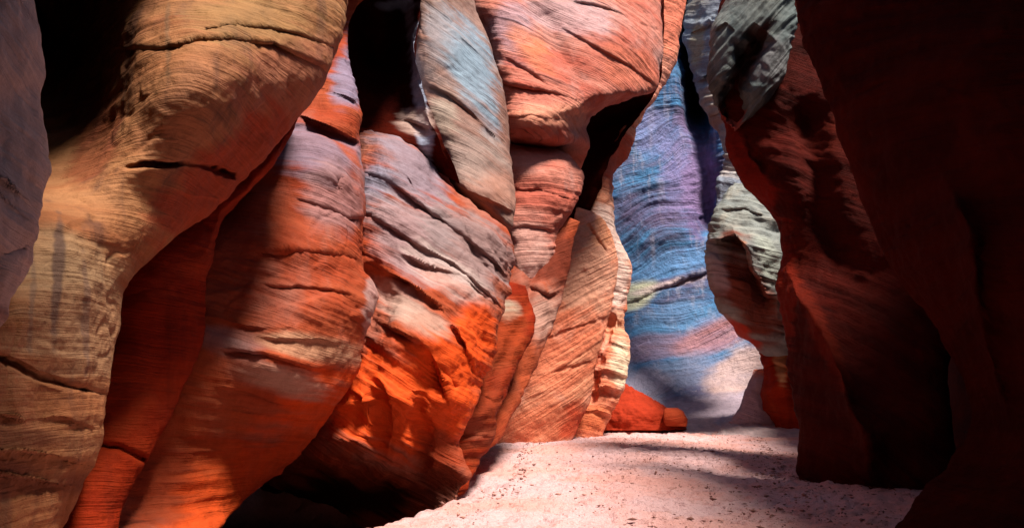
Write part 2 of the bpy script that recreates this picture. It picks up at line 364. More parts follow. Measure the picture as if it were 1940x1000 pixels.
rock('rock_overhang', [
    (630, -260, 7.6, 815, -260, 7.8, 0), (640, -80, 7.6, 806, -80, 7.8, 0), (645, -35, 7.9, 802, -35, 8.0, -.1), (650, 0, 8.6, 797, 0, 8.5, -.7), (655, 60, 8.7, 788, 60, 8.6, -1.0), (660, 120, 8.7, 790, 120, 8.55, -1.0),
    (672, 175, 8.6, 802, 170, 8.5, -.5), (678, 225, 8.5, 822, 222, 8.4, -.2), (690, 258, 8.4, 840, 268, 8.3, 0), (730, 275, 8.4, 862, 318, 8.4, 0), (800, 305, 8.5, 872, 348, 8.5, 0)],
    DARK_SHADE, 'near-black hollow-faced overhang with a thin blue rim above the domed ledge', 'rock overhang', back=2.2, pw=1.0, low=(.08, 1.2), ledge=.03, bed=(.3, 0), seed=5,
    feats=[('ridge', [(790, 0), (784, 70), (792, 150), (815, 230), (850, 310)], .18, 10, 22), ('ledge', [(690, 215), (740, 225), (790, 235), (815, 245)], .14, 20, 14)],
    tints=[(790, 130, 16, 200, -6, (.38, .42, .55), .8), (790, 225, 40, 26, 0, (.42, .28, .24), .8), (760, 10, 50, 14, 0, BLU, .8)])  # bluish rim light painted onto the edge

rock('rock_slab', [
    (770, -260, 9.2, 860, -260, 10.0, .3), (780, -60, 9.2, 884, -60, 9.9, .35), (786, 0, 9.2, 896, 0, 9.9, .35), (788, 90, 9.1, 930, 90, 9.8, .4), (796, 170, 9.1, 953, 175, 9.8, .42),
    (815, 240, 9.0, 964, 250, 9.7, .45), (835, 300, 9.0, 974, 325, 9.5, .45), (850, 345, 8.9, 980, 385, 9.3, .4), (868, 372, 8.95, 978, 425, 9.2, .25), (890, 395, 9.1, 968, 450, 9.25, .1)],
    GREY, 'tall smooth grey-violet rock slab hanging over the cracked ledges', 'rock slab', back=1.2, low=(.08, .8), ledge=.02, bed=(.55, 0), seed=6, step=2.6,
    feats=[('ledge', [(800, 155), (850, 180), (900, 220), (955, 275)], .09, 30, 16), ('ledge', [(850, 350), (900, 372), (950, 392), (985, 405)], .10, 40, 24), ('ledge', [(810, 40), (860, 60), (920, 110)], .03, 12, 12)],
    tints=[(890, 130, 50, 110, -20, (.30, .46, .60), .75), (830, 60, 40, 60, 0, (.40, .40, .45), .6), (930, 360, 90, 40, 25, (.60, .28, .20), .7), (880, 290, 80, 50, 30, (.48, .36, .32), .6), (840, 220, 40, 60, 0, (.52, .42, .34), .6)])  # blue patch is sky light painted on

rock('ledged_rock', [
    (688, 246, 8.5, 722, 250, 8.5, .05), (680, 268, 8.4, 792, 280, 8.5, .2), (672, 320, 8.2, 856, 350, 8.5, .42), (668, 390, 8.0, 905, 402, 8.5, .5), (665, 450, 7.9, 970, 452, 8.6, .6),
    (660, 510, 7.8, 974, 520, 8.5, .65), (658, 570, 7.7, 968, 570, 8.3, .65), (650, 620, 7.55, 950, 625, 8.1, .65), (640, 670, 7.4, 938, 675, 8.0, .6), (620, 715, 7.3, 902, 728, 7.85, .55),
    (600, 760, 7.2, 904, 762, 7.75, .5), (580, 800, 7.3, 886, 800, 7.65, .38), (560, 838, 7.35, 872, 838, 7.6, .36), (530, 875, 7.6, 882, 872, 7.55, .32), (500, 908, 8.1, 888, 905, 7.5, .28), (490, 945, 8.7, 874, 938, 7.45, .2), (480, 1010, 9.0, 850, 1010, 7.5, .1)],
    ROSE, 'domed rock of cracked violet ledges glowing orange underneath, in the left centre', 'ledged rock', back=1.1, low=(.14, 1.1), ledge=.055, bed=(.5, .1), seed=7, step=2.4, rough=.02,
    feats=[('ledge', [(690, 325), (740, 345), (800, 390), (870, 440), (930, 490), (970, 530)], .12, 30, 16),
           ('ledge', [(690, 400), (740, 430), (800, 470), (860, 500), (930, 560), (960, 590)], .10, 24, 16),
           ('ledge', [(720, 510), (780, 540), (840, 590), (880, 650), (900, 720)], .20, 34, 22),
           ('ledge', [(700, 600), (760, 630), (800, 650), (830, 700), (850, 760)], .20, 34, 24),
           ('ledge', [(730, 325), (745, 318), (770, 330), (780, 350)], .07, 12, 8),
           ('ledge', [(740, 470), (800, 500), (870, 520), (940, 580)], .09, 20, 14),
           ('valley', [(690, 500), (720, 560), (700, 650), (650, 720)], .22, 26, 22),
           ('valley', [(790, 740), (800, 820), (790, 900)], .12, 16, 16), ('valley', [(690, 700), (720, 780), (720, 870)], .08, 14, 14),
           ('crack', [(830, 690), (850, 720), (862, 740)], .06, 5, 5), ('crack', [(860, 400), (900, 480), (955, 560)], .05, 5, 5), ('crack', [(880, 395), (930, 470), (968, 520)], .05, 5, 5)],
    blobs=[(760, 310, 60, 40, 20, .15), (850, 560, 60, 60, 40, .12), (840, 650, 50, 60, 60, .15), (740, 780, 50, 90, 0, .10), (860, 760, 40, 60, 0, .12), (660, 850, 60, 60, 0, .1), (740, 640, 40, 30, 0, .1)],
    tints=[(715, 340, 50, 60, 30, (.26, .32, .44), .75), (780, 320, 110, 60, 30, (.32, .26, .32), .85), (760, 440, 110, 80, 30, (.40, .29, .31), .8), (900, 480, 70, 120, -40, (.34, .24, .24), .8), (740, 560, 60, 40, 30, (.56, .42, .38), .5),  # violet and blue-grey tops: sky light painted in
           (850, 520, 120, 30, 32, (.68, .50, .46), .6), (790, 600, 90, 28, 30, (.60, .42, .34), .6), (760, 770, 190, 120, 0, ORG_GLOW, .95), (900, 650, 50, 90, 20, ORG_GLOW, .95), (850, 700, 80, 60, 0, ORG_GLOW, .95), (620, 945, 260, 45, -4, (.05, .008, .003), .95), (840, 880, 50, 60, 0, (.30, .05, .02), .8)])  # painted light: orange bounce glow, then near-black shade under the foot

rock('layered_rock_fin', [
    (910, 520, 9.3, 1000, 540, 9.6, .1), (890, 580, 9.2, 1012, 590, 9.5, .25), (870, 640, 8.9, 1004, 650, 9.2, .35), (850, 700, 8.6, 978, 705, 8.9, .38), (835, 750, 8.3, 956, 755, 8.6, .38), (820, 790, 8.1, 944, 785, 8.4, .35), (800, 830, 8.2, 942, 812, 8.4, .3), (790, 870, 8.1, 918, 862, 8.3, .25), (780, 905, 8.0, 896, 905, 8.1, .15), (770, 940, 8.0, 872, 940, 8.0, .1)],
    RED, 'orange layered rock fin that touches the sand below the pale wedge', 'rock fin', back=.8, low=(.09, 1.4), ledge=.035, bed=(-.3, .1), seed=8, step=2.6,
    feats=[('ledge', [(820, 700), (880, 730), (940, 760)], .08, 16, 12), ('ledge', [(840, 800), (880, 820), (940, 830)], .10, 20, 14), ('valley', [(1010, 560), (960, 680), (900, 780)], .08, 12, 12)],
    tints=[(960, 590, 26, 18, 0, CREAM, .9), (900, 820, 60, 30, 0, (.6, .2, .12), .6), (960, 640, 40, 60, 20, (.5, .08, .02), .6), (890, 780, 120, 120, 0, (.36, .06, .02), .7)])

rock('rock_fin', [
    (1000, 380, 11.2, 1100, 420, 11.5, .1), (970, 460, 10.9, 1086, 480, 11.3, .3), (950, 530, 10.6, 1072, 540, 11.1, .35), (935, 590, 10.3, 1058, 600, 10.8, .35), (920, 650, 9.9, 1040, 655, 10.5, .35), (905, 700, 9.6, 1016, 700, 10.2, .3),
    (895, 745, 9.3, 992, 745, 9.7, .25), (885, 800, 9.0, 962, 800, 9.2, .2), (870, 840, 8.7, 938, 838, 8.9, .1), (850, 880, 8.5, 900, 880, 8.6, .1)],
    ROSE, 'rose and orange rock fin between the salmon bulge and the pale wedge', 'rock fin', back=.8, low=(.10, 1.2), ledge=.03, bed=(-.4, 0), seed=9,
    feats=[('ledge', [(1000, 540), (1040, 560), (1075, 550)], .12, 16, 14), ('ledge', [(1000, 640), (1030, 650), (1050, 640)], .08, 14, 14), ('valley', [(1020, 440), (1000, 560), (970, 680)], .15, 14, 14)],
    tints=[(1035, 600, 40, 50, 0, (.68, .40, .32), .7), (980, 720, 60, 90, 30, (.5, .09, .03), .7), (1045, 480, 60, 60, 0, (.22, .035, .015), .95)])  # last patch paints in the fin's dark red shading

# ------------------------------------------------------------------ middle
SCL = rock('salmon_cliff', [
    (866, -130, 11.6, 1258, -130, 13.2, .5), (870, -80, 11.5, 1256, -80, 13.1, .6), (878, 0, 11.4, 1252, 0, 12.9, .8), (895, 70, 11.3, 1253, 60, 12.7, .85), (915, 130, 11.2, 1250, 125, 12.5, .9),
    (930, 180, 11.1, 1238, 172, 12.3, .9), (938, 205, 11.05, 1196, 182, 12.1, .85), (942, 225, 11.0, 1160, 196, 11.95, .8), (944, 242, 11.0, 1124, 215, 11.85, .75), (946, 254, 11.0, 1110, 240, 11.8, .7), (948, 262, 11.1, 1114, 270, 11.9, .5), (950, 268, 11.5, 1112, 282, 12.2, .2), (950, 290, 12.0, 1100, 320, 12.6, 0)],
    PINK, 'towering salmon cliff of sweeping thin beds with a jagged dark lower edge', 'cliff', back=.6, low=(.07, .7), ledge=.034, bed=(.42, 0), seed=10, fq=.45, step=2.4, pw=.6,
    feats=[('ledge', [(930, 155), (960, 160), (1020, 170), (1075, 185)], .16, 18, 10), ('ledge', [(960, 110), (1010, 140), (1060, 180)], .10, 14, 10),
           ('ledge', [(1060, 50), (1130, 90), (1200, 130), (1250, 170)], .08, 26, 14), ('ledge', [(1080, 0), (1160, 20), (1250, 60)], .08, 26, 14), ('ledge', [(955, 225), (1010, 220), (1070, 225), (1110, 240)], .05, 12, 8),
           ('valley', [(900, 20), (915, 120), (950, 240)], .25, 24, 14), ('valley', [(1010, 0), (1060, 100), (1110, 190)], .14, 24, 30)],
    blobs=[(1180, 80, 70, 60, 20, .25), (1020, 230, 60, 30, 0, .2)],
    tints=[(920, 80, 30, 110, -14, (.50, .28, .24), .7), (965, 60, 50, 70, -20, (.45, .33, .40), .6), (1000, 90, 60, 30, 35, (.75, .22, .10), .7), (1080, 30, 90, 40, 10, (.52, .34, .36), .6), (1040, 220, 80, 30, 0, (.78, .32, .20), .7), (1190, 130, 60, 50, 20, (.70, .18, .10), .6)])

rock('lower_bulge', [
    (945, 262, 11.7, 1030, 268, 11.9, .1), (943, 270, 11.4, 1068, 290, 11.8, .35), (943, 300, 11.2, 1104, 330, 11.75, .6), (945, 345, 11.1, 1102, 370, 11.6, .6), (948, 390, 11.0, 1080, 402, 11.4, .55), (950, 425, 10.9, 1060, 438, 11.3, .5),
    (952, 470, 10.85, 1056, 470, 11.2, .45), (952, 520, 10.8, 1030, 530, 11.0, .35), (950, 560, 10.7, 1000, 572, 10.8, .2), (945, 590, 10.6, 968, 602, 10.7, .05)],
    PINK, 'rounded salmon bulge hanging below the jagged edge', None, parent=SCL, back=.9, low=(.08, 1.0), ledge=.04, bed=(-.12, 0), seed=11, fq=.45, step=2.4,
    feats=[('ledge', [(950, 430), (1000, 428), (1060, 438)], .06, 20, 10), ('ledge', [(960, 360), (1020, 360), (1090, 380)], .05, 20, 10), ('valley', [(960, 440), (965, 520), (960, 590)], .1, 10, 10)],
    blobs=[(1040, 320, 50, 40, 0, .15)], tints=[(990, 300, 60, 40, 0, (.72, .36, .30), .5), (1000, 480, 50, 60, 0, (.70, .42, .36), .6), (970, 590, 22, 18, 0, CREAM, .9)])

rock('cave_wall', [
    (1050, 20, 12.9, 1258, 0, 13.2, 0), (1050, 120, 12.9, 1256, 100, 13.2, 0), (1050, 160, 13.1, 1252, 150, 13.3, 0), (1050, 200, 14.2, 1236, 184, 13.9, -.4), (1050, 250, 14.2, 1215, 215, 13.9, -.8), (1050, 300, 14.0, 1190, 250, 13.8, -.7), (1045, 350, 13.7, 1158, 300, 13.6, -.5), (1040, 400, 13.5, 1138, 350, 13.5, -.3), (1035, 450, 13.4, 1118, 400, 13.4, -.1), (1030, 500, 13.3, 1092, 470, 13.3, 0)],
    DARK_SHADE, 'dark cave wall in the hollow behind the salmon cliff', 'rock wall', back=1.6, pw=1, low=(.1, 1.), ledge=.03, seed=12)

rock('ribbon_fin', [
    (1183, -260, 15.0, 1310, -260, 15.2, .1), (1190, -60, 14.9, 1302, -60, 15.0, .25), (1196, 0, 14.7, 1297, 0, 14.9, .3), (1198, 70, 14.6, 1288, 68, 14.8, .3), (1194, 130, 14.5, 1272, 138, 14.7, .25), (1222, 180, 14.4, 1246, 184, 14.6, .15),
    (1196, 215, 14.3, 1222, 212, 14.5, .14), (1172, 250, 14.2, 1202, 258, 14.4, .18), (1152, 285, 14.1, 1186, 302, 14.4, .22), (1142, 325, 14.0, 1163, 338, 14.3, .2), (1130, 365, 14.0, 1158, 378, 14.2, .2), (1118, 400, 13.9, 1163, 415, 14.2, .25),
    (1110, 450, 13.9, 1176, 455, 14.2, .3), (1100, 500, 13.9, 1188, 495, 14.2, .3), (1100, 560, 13.9, 1191, 560, 14.2, .3), (1100, 610, 13.8, 1184, 612, 14.1, .35), (1095, 655, 13.7, 1192, 655, 14.0, .4), (1090, 700, 13.6, 1184, 712, 13.9, .4), (1080, 745, 13.6, 1180, 750, 13.8, .35), (1075, 785, 13.5, 1158, 790, 13.7, .3), (1070, 830, 13.5, 1140, 830, 13.6, .2), (1060, 860, 13.5, 1120, 860, 13.6, .2)],
    PALE, 'narrow twisting pale rock ribbon descending to a knobbly sunlit foot', 'rock ribbon', back=.6, low=(.16, 1.1), ledge=.03, bed=(.25, 0), seed=13, fq=.45, step=2.2,
    feats=[('valley', [(1160, 590), (1150, 640), (1130, 690), (1118, 760)], .25, 7, 7), ('valley', [(1182, 275), (1160, 350), (1150, 400)], .12, 10, 10), ('ledge', [(1145, 590), (1165, 600), (1190, 625)], .14, 16, 10), ('ledge', [(1120, 660), (1160, 650), (1195, 665)], .12, 10, 12), ('ledge', [(1120, 705), (1150, 700), (1190, 715)], .16, 10, 12),
           ('ledge', [(1110, 745), (1150, 735), (1185, 745)], .16, 10, 14), ('ledge', [(1090, 780), (1130, 778), (1165, 790)], .14, 10, 12)],
    tints=[(1262, 40, 60, 110, 0, (.66, .17, .10), .95), (1245, 150, 50, 60, 0, (.70, .26, .18), .9), (1172, 300, 22, 70, 25, (.40, .05, .02), .9), (1150, 480, 60, 110, 0, (.62, .44, .38), .9), (1178, 680, 22, 60, 0, (.78, .60, .42), .9), (1130, 790, 60, 34, 0, (.62, .14, .05), .85), (1165, 620, 26, 30, 0, (.66, .24, .12), .6)])  # painted light: dark red shading inside the twist, pale lit foot

rock('rock_wedge', [
    (1092, 392, 13.2, 1116, 398, 13.3, .05), (1085, 412, 13.1, 1138, 412, 13.4, .15), (1078, 450, 13.0, 1160, 452, 13.5, .22), (1060, 500, 12.9, 1170, 495, 13.5, .25), (1045, 550, 12.8, 1164, 545, 13.4, .25), (1035, 600, 12.7, 1157, 590, 13.3, .25),
    (1015, 645, 12.6, 1142, 640, 13.2, .25), (990, 700, 12.5, 1128, 700, 13.1, .25), (965, 750, 12.4, 1120, 755, 13.0, .25), (930, 800, 12.3, 1098, 802, 12.9, .2), (910, 835, 12.3, 1080, 838, 12.8, .15), (900, 870, 12.4, 1070, 870, 12.8, .1)],
    PALE, 'pale yellow-orange wedge of slanting beds standing on the sand in the centre', 'rock wedge', back=.8, pw=.4, low=(.06, 1.0), ledge=.035, bed=(-.55, 0), seed=14, fq=.45, step=2.2, warp=.1,
    feats=[('ledge', [(1040, 640), (1080, 622), (1130, 604), (1165, 597)], .14, 16, 6), ('ledge', [(960, 770), (1040, 740), (1120, 720)], .03, 16, 5), ('ledge', [(1000, 715), (1060, 700), (1130, 680)], .04, 16, 5), ('crack', [(1110, 420), (1128, 450), (1148, 480)], .06, 4, 4)],
    tints=[(1115, 510, 80, 90, 0, (.56, .27, .18), .85), (1140, 440, 30, 40, 0, (.70, .26, .12), .6), (1040, 800, 130, 34, -10, (.66, .17, .08), .85), (1100, 800, 40, 40, -20, (.62, .08, .03), .9)])

# ------------------------------------------------------------------ back and right
rock('varnished_wall', [
    (1080, -420, 20.5, 1560, -420, 20.0, -.5), (1080, -100, 20.2, 1560, -100, 19.5, -.6), (1080, 150, 19.8, 1560, 150, 19.0, -.7), (1080, 400, 19.3, 1560, 400, 18.2, -.8), (1080, 560, 18.8, 1560, 560, 17.6, -.8), (1080, 660, 18.2, 1560, 660, 17.0, -.7),
    (1080, 730, 17.5, 1560, 730, 16.2, -.6), (1080, 775, 16.8, 1560, 775, 15.2, -.5), (1080, 805, 15.8, 1560, 805, 14.2, -.3), (1080, 835, 14.6, 1560, 835, 13.2, -.2)],
    BLUE, 'tall glossy blue and violet streaked wall closing the canyon at the back', 'rock wall', back=9, pw=.8, low=(.12, .55), ledge=.06, bed=(-.34, 0), seed=15, fq=.45, step=2.6, warp=.5, tn=.6,
    feats=[('valley', [(1290, -60), (1300, 40), (1308, 110), (1320, 180), (1330, 250)], 6.0, 16, 18), ('valley', [(1325, 200), (1335, 300), (1345, 360), (1335, 460)], .8, 18, 26), ('ledge', [(1185, 575), (1240, 550), (1300, 530), (1350, 515)], .2, 26, 10),
           ('ridge', [(1160, 400), (1230, 350), (1300, 340)], .10, 30, 20), ('ridge', [(1190, 470), (1290, 440), (1340, 430)], .10, 24, 14), ('ledge', [(1190, 690), (1290, 670), (1400, 620), (1440, 600)], .05, 30, 10)],
    tints=[(1205, 560, 50, 26, -20, (.70, .66, .42), .8), (1270, 540, 80, 9, -14, (.72, .52, .50), .7), (1240, 660, 110, 30, -8, (.34, .18, .24), .6), (1240, 400, 70, 40, 0, (.14, .08, .16), .6), (1318, 170, 26, 90, 8, (.03, .02, .04), .9), (1325, 350, 40, 110, 0, (.13, .06, .16), .8), (1350, 640, 90, 34, -24, (.44, .17, .16), .65),  # near-black strip paints shade into the crevice
           (1300, 330, 60, 110, 0, (.30, .20, .40), .6), (1240, 250, 40, 60, 0, (.26, .26, .50), .5), (1370, 775, 190, 36, -8, (.50, .38, .45), .95), (1350, 830, 400, 42, 0, (.56, .40, .40), 1), (1290, 705, 150, 36, -10, (.17, .20, .32), .75), (1400, 700, 80, 50, -30, (.60, .38, .32), .7), (1220, 740, 60, 40, 0, (.52, .42, .52), .6), (1270, 500, 110, 26, -10, (.12, .30, .58), .6), (1280, 600, 90, 34, -10, (.12, .28, .52), .55)])

rock('terraced_wall', [
    (1294, -130, 16.9, 1500, -100, 15.4, .35), (1298, 0, 16.8, 1500, 0, 15.3, .4), (1292, 50, 16.7, 1500, 50, 15.3, .4), (1304, 110, 16.6, 1500, 110, 15.2, .4), (1318, 170, 16.4, 1500, 170, 15.2, .4),
    (1342, 225, 16.2, 1500, 220, 15.1, .35), (1366, 255, 16.0, 1500, 255, 15.0, .3), (1369, 300, 15.8, 1500, 300, 15.0, .3), (1362, 350, 15.6, 1500, 350, 15.0, .3), (1352, 400, 15.4, 1500, 400, 15.0, .3), (1360, 450, 15.4, 1500, 450, 15.0, .2)],
    SILV, 'silver-blue terraced wall high up beside the narrow gap in the distance', 'rock wall', back=1.0, low=(.14, 1.2), ledge=.09, bed=(.55, 0), seed=16, fq=.45, step=2.2,
    feats=[('ledge', [(1300, 70), (1340, 50), (1380, 10)], .15, 16, 10), ('ledge', [(1320, 160), (1350, 140), (1380, 120)], .2, 16, 10), ('ledge', [(1340, 220), (1370, 210), (1400, 215)], .2, 14, 14)],
    tints=[(1320, 80, 16, 50, 0, (.60, .45, .22), .6), (1350, 200, 30, 40, 0, (.62, .50, .40), .7), (1390, 290, 40, 60, 0, (.62, .50, .44), .8), (1355, 235, 20, 20, 0, (.5, .2, .1), .6)])

rock('overhanging_block', [
    (1388, 345, 14.6, 1440, 350, 14.4, .1), (1362, 385, 14.5, 1500, 385, 14.2, .35), (1344, 430, 14.4, 1500, 430, 14.0, .5), (1337, 462, 14.3, 1500, 460, 13.9, .55), (1337, 495, 14.3, 1500, 495, 13.9, .5), (1346, 545, 14.4, 1500, 545, 14.0, .4),
    (1366, 595, 14.5, 1500, 595, 14.1, .3), (1395, 630, 14.6, 1500, 630, 14.2, .25), (1425, 655, 14.7, 1500, 655, 14.3, .15), (1450, 672, 14.8, 1500, 672, 14.4, .1)],
    GREEN, 'pale green overhanging block with a dark red underside right of the blue wall', 'rock block', back=.9, low=(.12, 1.3), ledge=.06, bed=(.25, 0), seed=17, fq=.45, step=2.2,
    feats=[('ledge', [(1335, 456), (1365, 454), (1392, 448), (1415, 470), (1428, 520), (1450, 560), (1480, 565)], .45, 26, 60), ('ledge', [(1370, 400), (1410, 395), (1450, 410)], .12, 16, 12), ('valley', [(1395, 440), (1425, 420), (1480, 440)], .12, 12, 12)],
    tints=[(1415, 560, 60, 120, -26, (.20, .035, .015), .95), (1355, 500, 20, 60, -15, (.42, .38, .44), .7), (1400, 460, 16, 10, 0, (.5, .16, .06), .7), (1462, 500, 24, 56, -20, (.46, .48, .42), .9), (1405, 628, 70, 13, 42, (.55, .05, .02), .9)])  # dark underside shade and its red lower glow are painted in

rock('rock_stub', [
    (1448, 650, 15.2, 1510, 650, 14.6, .1), (1440, 668, 15.1, 1510, 668, 14.6, .2), (1446, 700, 15.0, 1510, 700, 14.5, .25), (1442, 735, 15.0, 1510, 735, 14.4, .3), (1448, 770, 15.0, 1545, 770, 14.3, .3), (1462, 795, 14.9, 1550, 800, 14.2, .25), (1470, 825, 14.8, 1550, 830, 14.2, .2)],
    RED, 'small dark red rock stub with a yellow edge at the end of the sand', 'rock stub', back=.6, low=(.1, 1.6), ledge=.05, bed=(.2, 0), seed=18, step=2.2,
    feats=[('ledge', [(1440, 700), (1470, 690), (1500, 700)], .12, 12, 12)], tints=[(1478, 690, 14, 60, -10, (.75, .42, .20), .8)])

rock('rock_step', [
    (1428, 700, 15.6, 1446, 700, 15.5, .02), (1418, 722, 15.5, 1452, 722, 15.4, .1), (1406, 750, 15.4, 1456, 752, 15.3, .2), (1404, 770, 15.3, 1462, 775, 15.2, .22), (1390, 790, 15.2, 1470, 795, 15.1, .2), (1370, 815, 15.1, 1470, 820, 15.0, .1)],
    PALE, 'low cream rock step at the foot of the blue wall', 'rock step', back=.5, low=(.08, 1.5), ledge=.04, bed=(.3, 0), seed=19, step=2.2, tints=[(1430, 770, 90, 90, 0, (.46, .34, .38), .95)])

rock('slanted_rock_block', [
    (1378, -60, 10.1, 1516, -60, 9.5, .35), (1370, 0, 10.0, 1508, 0, 9.5, .45), (1350, 45, 9.95, 1506, 50, 9.5, .5), (1340, 105, 9.9, 1498, 100, 9.5, .5), (1342, 160, 9.9, 1482, 150, 9.5, .45), (1358, 205, 9.9, 1458, 190, 9.6, .3), (1376, 235, 9.9, 1428, 218, 9.7, .15), (1392, 250, 9.95, 1405, 240, 9.85, .05)],
    DKGR, 'slanted dark grey-green rock block with fine parallel grooves at the top right', 'rock block', back=.4, low=(.05, 1.5), ledge=.07, bed=(-1.1, 0), seed=20, fq=.45, step=2.2, warp=.1,
    feats=[('valley', [(1450, 60), (1415, 100), (1390, 170), (1378, 240)], .7, 24, 18), ('ledge', [(1350, 60), (1375, 45), (1390, 60)], .1, 10, 10), ('ridge', [(1505, 60), (1480, 150), (1400, 240)], .08, 10, 10)],
    tints=[(1470, 130, 50, 60, 45, (.20, .17, .18), .5), (1408, 130, 18, 90, 26, (.05, .01, .006), .9), (1385, 225, 30, 26, 0, (.3, .03, .015), .8)])

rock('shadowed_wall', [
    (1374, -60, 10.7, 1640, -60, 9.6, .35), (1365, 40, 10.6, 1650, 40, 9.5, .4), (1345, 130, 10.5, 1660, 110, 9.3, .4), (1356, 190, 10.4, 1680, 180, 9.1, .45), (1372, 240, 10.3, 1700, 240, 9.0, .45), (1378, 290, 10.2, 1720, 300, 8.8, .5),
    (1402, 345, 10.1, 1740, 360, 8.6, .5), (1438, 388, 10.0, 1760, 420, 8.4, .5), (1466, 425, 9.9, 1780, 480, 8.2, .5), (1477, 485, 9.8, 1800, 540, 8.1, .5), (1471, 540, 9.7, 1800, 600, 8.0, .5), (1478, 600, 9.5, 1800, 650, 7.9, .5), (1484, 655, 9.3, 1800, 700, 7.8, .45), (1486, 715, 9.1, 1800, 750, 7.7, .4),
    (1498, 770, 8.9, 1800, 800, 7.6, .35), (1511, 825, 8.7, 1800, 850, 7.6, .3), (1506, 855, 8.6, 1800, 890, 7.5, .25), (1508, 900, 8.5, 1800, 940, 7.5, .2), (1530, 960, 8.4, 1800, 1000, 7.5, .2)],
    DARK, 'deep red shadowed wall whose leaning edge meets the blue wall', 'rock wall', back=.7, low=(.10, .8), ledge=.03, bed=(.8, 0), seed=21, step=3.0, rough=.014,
    feats=[('ridge', [(1480, 480), (1510, 560), (1550, 615), (1590, 700), (1612, 775), (1648, 830), (1650, 920)], .35, 40, 50), ('crack', [(1415, 250), (1425, 290), (1445, 310), (1455, 330)], .12, 6, 6), ('valley', [(1530, 180), (1540, 300), (1560, 420), (1620, 520)], .2, 30, 30)], tints=[(1415, 320, 30, 110, -25, (.34, .02, .008), .9), (1485, 540, 26, 130, 0, (.30, .02, .006), .9), (1570, 660, 22, 130, -25, (.26, .02, .006), .8)])  # red strips paint in light along the leaning edge

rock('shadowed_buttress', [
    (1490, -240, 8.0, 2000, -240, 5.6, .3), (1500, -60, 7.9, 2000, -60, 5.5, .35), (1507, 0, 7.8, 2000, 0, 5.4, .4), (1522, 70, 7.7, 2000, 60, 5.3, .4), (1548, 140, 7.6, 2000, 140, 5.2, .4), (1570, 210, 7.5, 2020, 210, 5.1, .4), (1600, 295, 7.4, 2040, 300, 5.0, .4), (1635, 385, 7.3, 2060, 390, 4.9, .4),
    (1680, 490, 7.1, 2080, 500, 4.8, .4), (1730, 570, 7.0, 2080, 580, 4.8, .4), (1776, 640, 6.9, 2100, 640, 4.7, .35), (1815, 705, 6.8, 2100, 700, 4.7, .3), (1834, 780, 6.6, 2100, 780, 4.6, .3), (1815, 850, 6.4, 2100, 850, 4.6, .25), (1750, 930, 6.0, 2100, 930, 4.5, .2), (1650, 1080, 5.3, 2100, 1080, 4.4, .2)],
    DARK_SHADE, 'blackish red buttress at the right with a slanting ridge line', 'rock buttress', back=1.2, low=(.12, .7), ledge=.03, bed=(.8, 0), seed=22, step=3.6, rough=.014,
    feats=[('ridge', [(1790, 330), (1845, 450), (1852, 560), (1880, 690), (1920, 800)], .25, 30, 50)])

# red talus at the foot of the back wall
rock('debris_mound', [
    (1160, 724, 15.4, 1182, 724, 15.4, .05), (1150, 738, 15.3, 1206, 738, 15.3, .15), (1145, 752, 15.1, 1232, 752, 15.2, .25), (1140, 766, 14.9, 1256, 766, 15.1, .3), (1135, 782, 14.8, 1280, 782, 15.0, .35), (1130, 815, 14.7, 1300, 815, 14.9, .3)],
    RED, 'low bright red mound of debris tapering along the foot of the blue wall', 'debris mound', back=.6, low=(.06, 2.5), ledge=.0, rough=.03, seed=23, step=2.0, tints=[(1200, 770, 160, 90, 0, (.60, .05, .015), 1)])
rock('boulder', [
    (1262, 772, 14.6, 1284, 772, 14.6, .02), (1258, 777, 14.6, 1294, 777, 14.6, .12), (1256, 785, 14.55, 1298, 785, 14.6, .18), (1256, 794, 14.5, 1303, 795, 14.6, .17), (1260, 806, 14.5, 1300, 808, 14.55, .1)],
    RED, 'small round red boulder at the right end of the red mound', 'boulder', back=.4, low=(.03, 2.5), ledge=.01, seed=24, step=1.6, tints=[(1275, 785, 60, 60, 0, (.60, .08, .025), 1)])

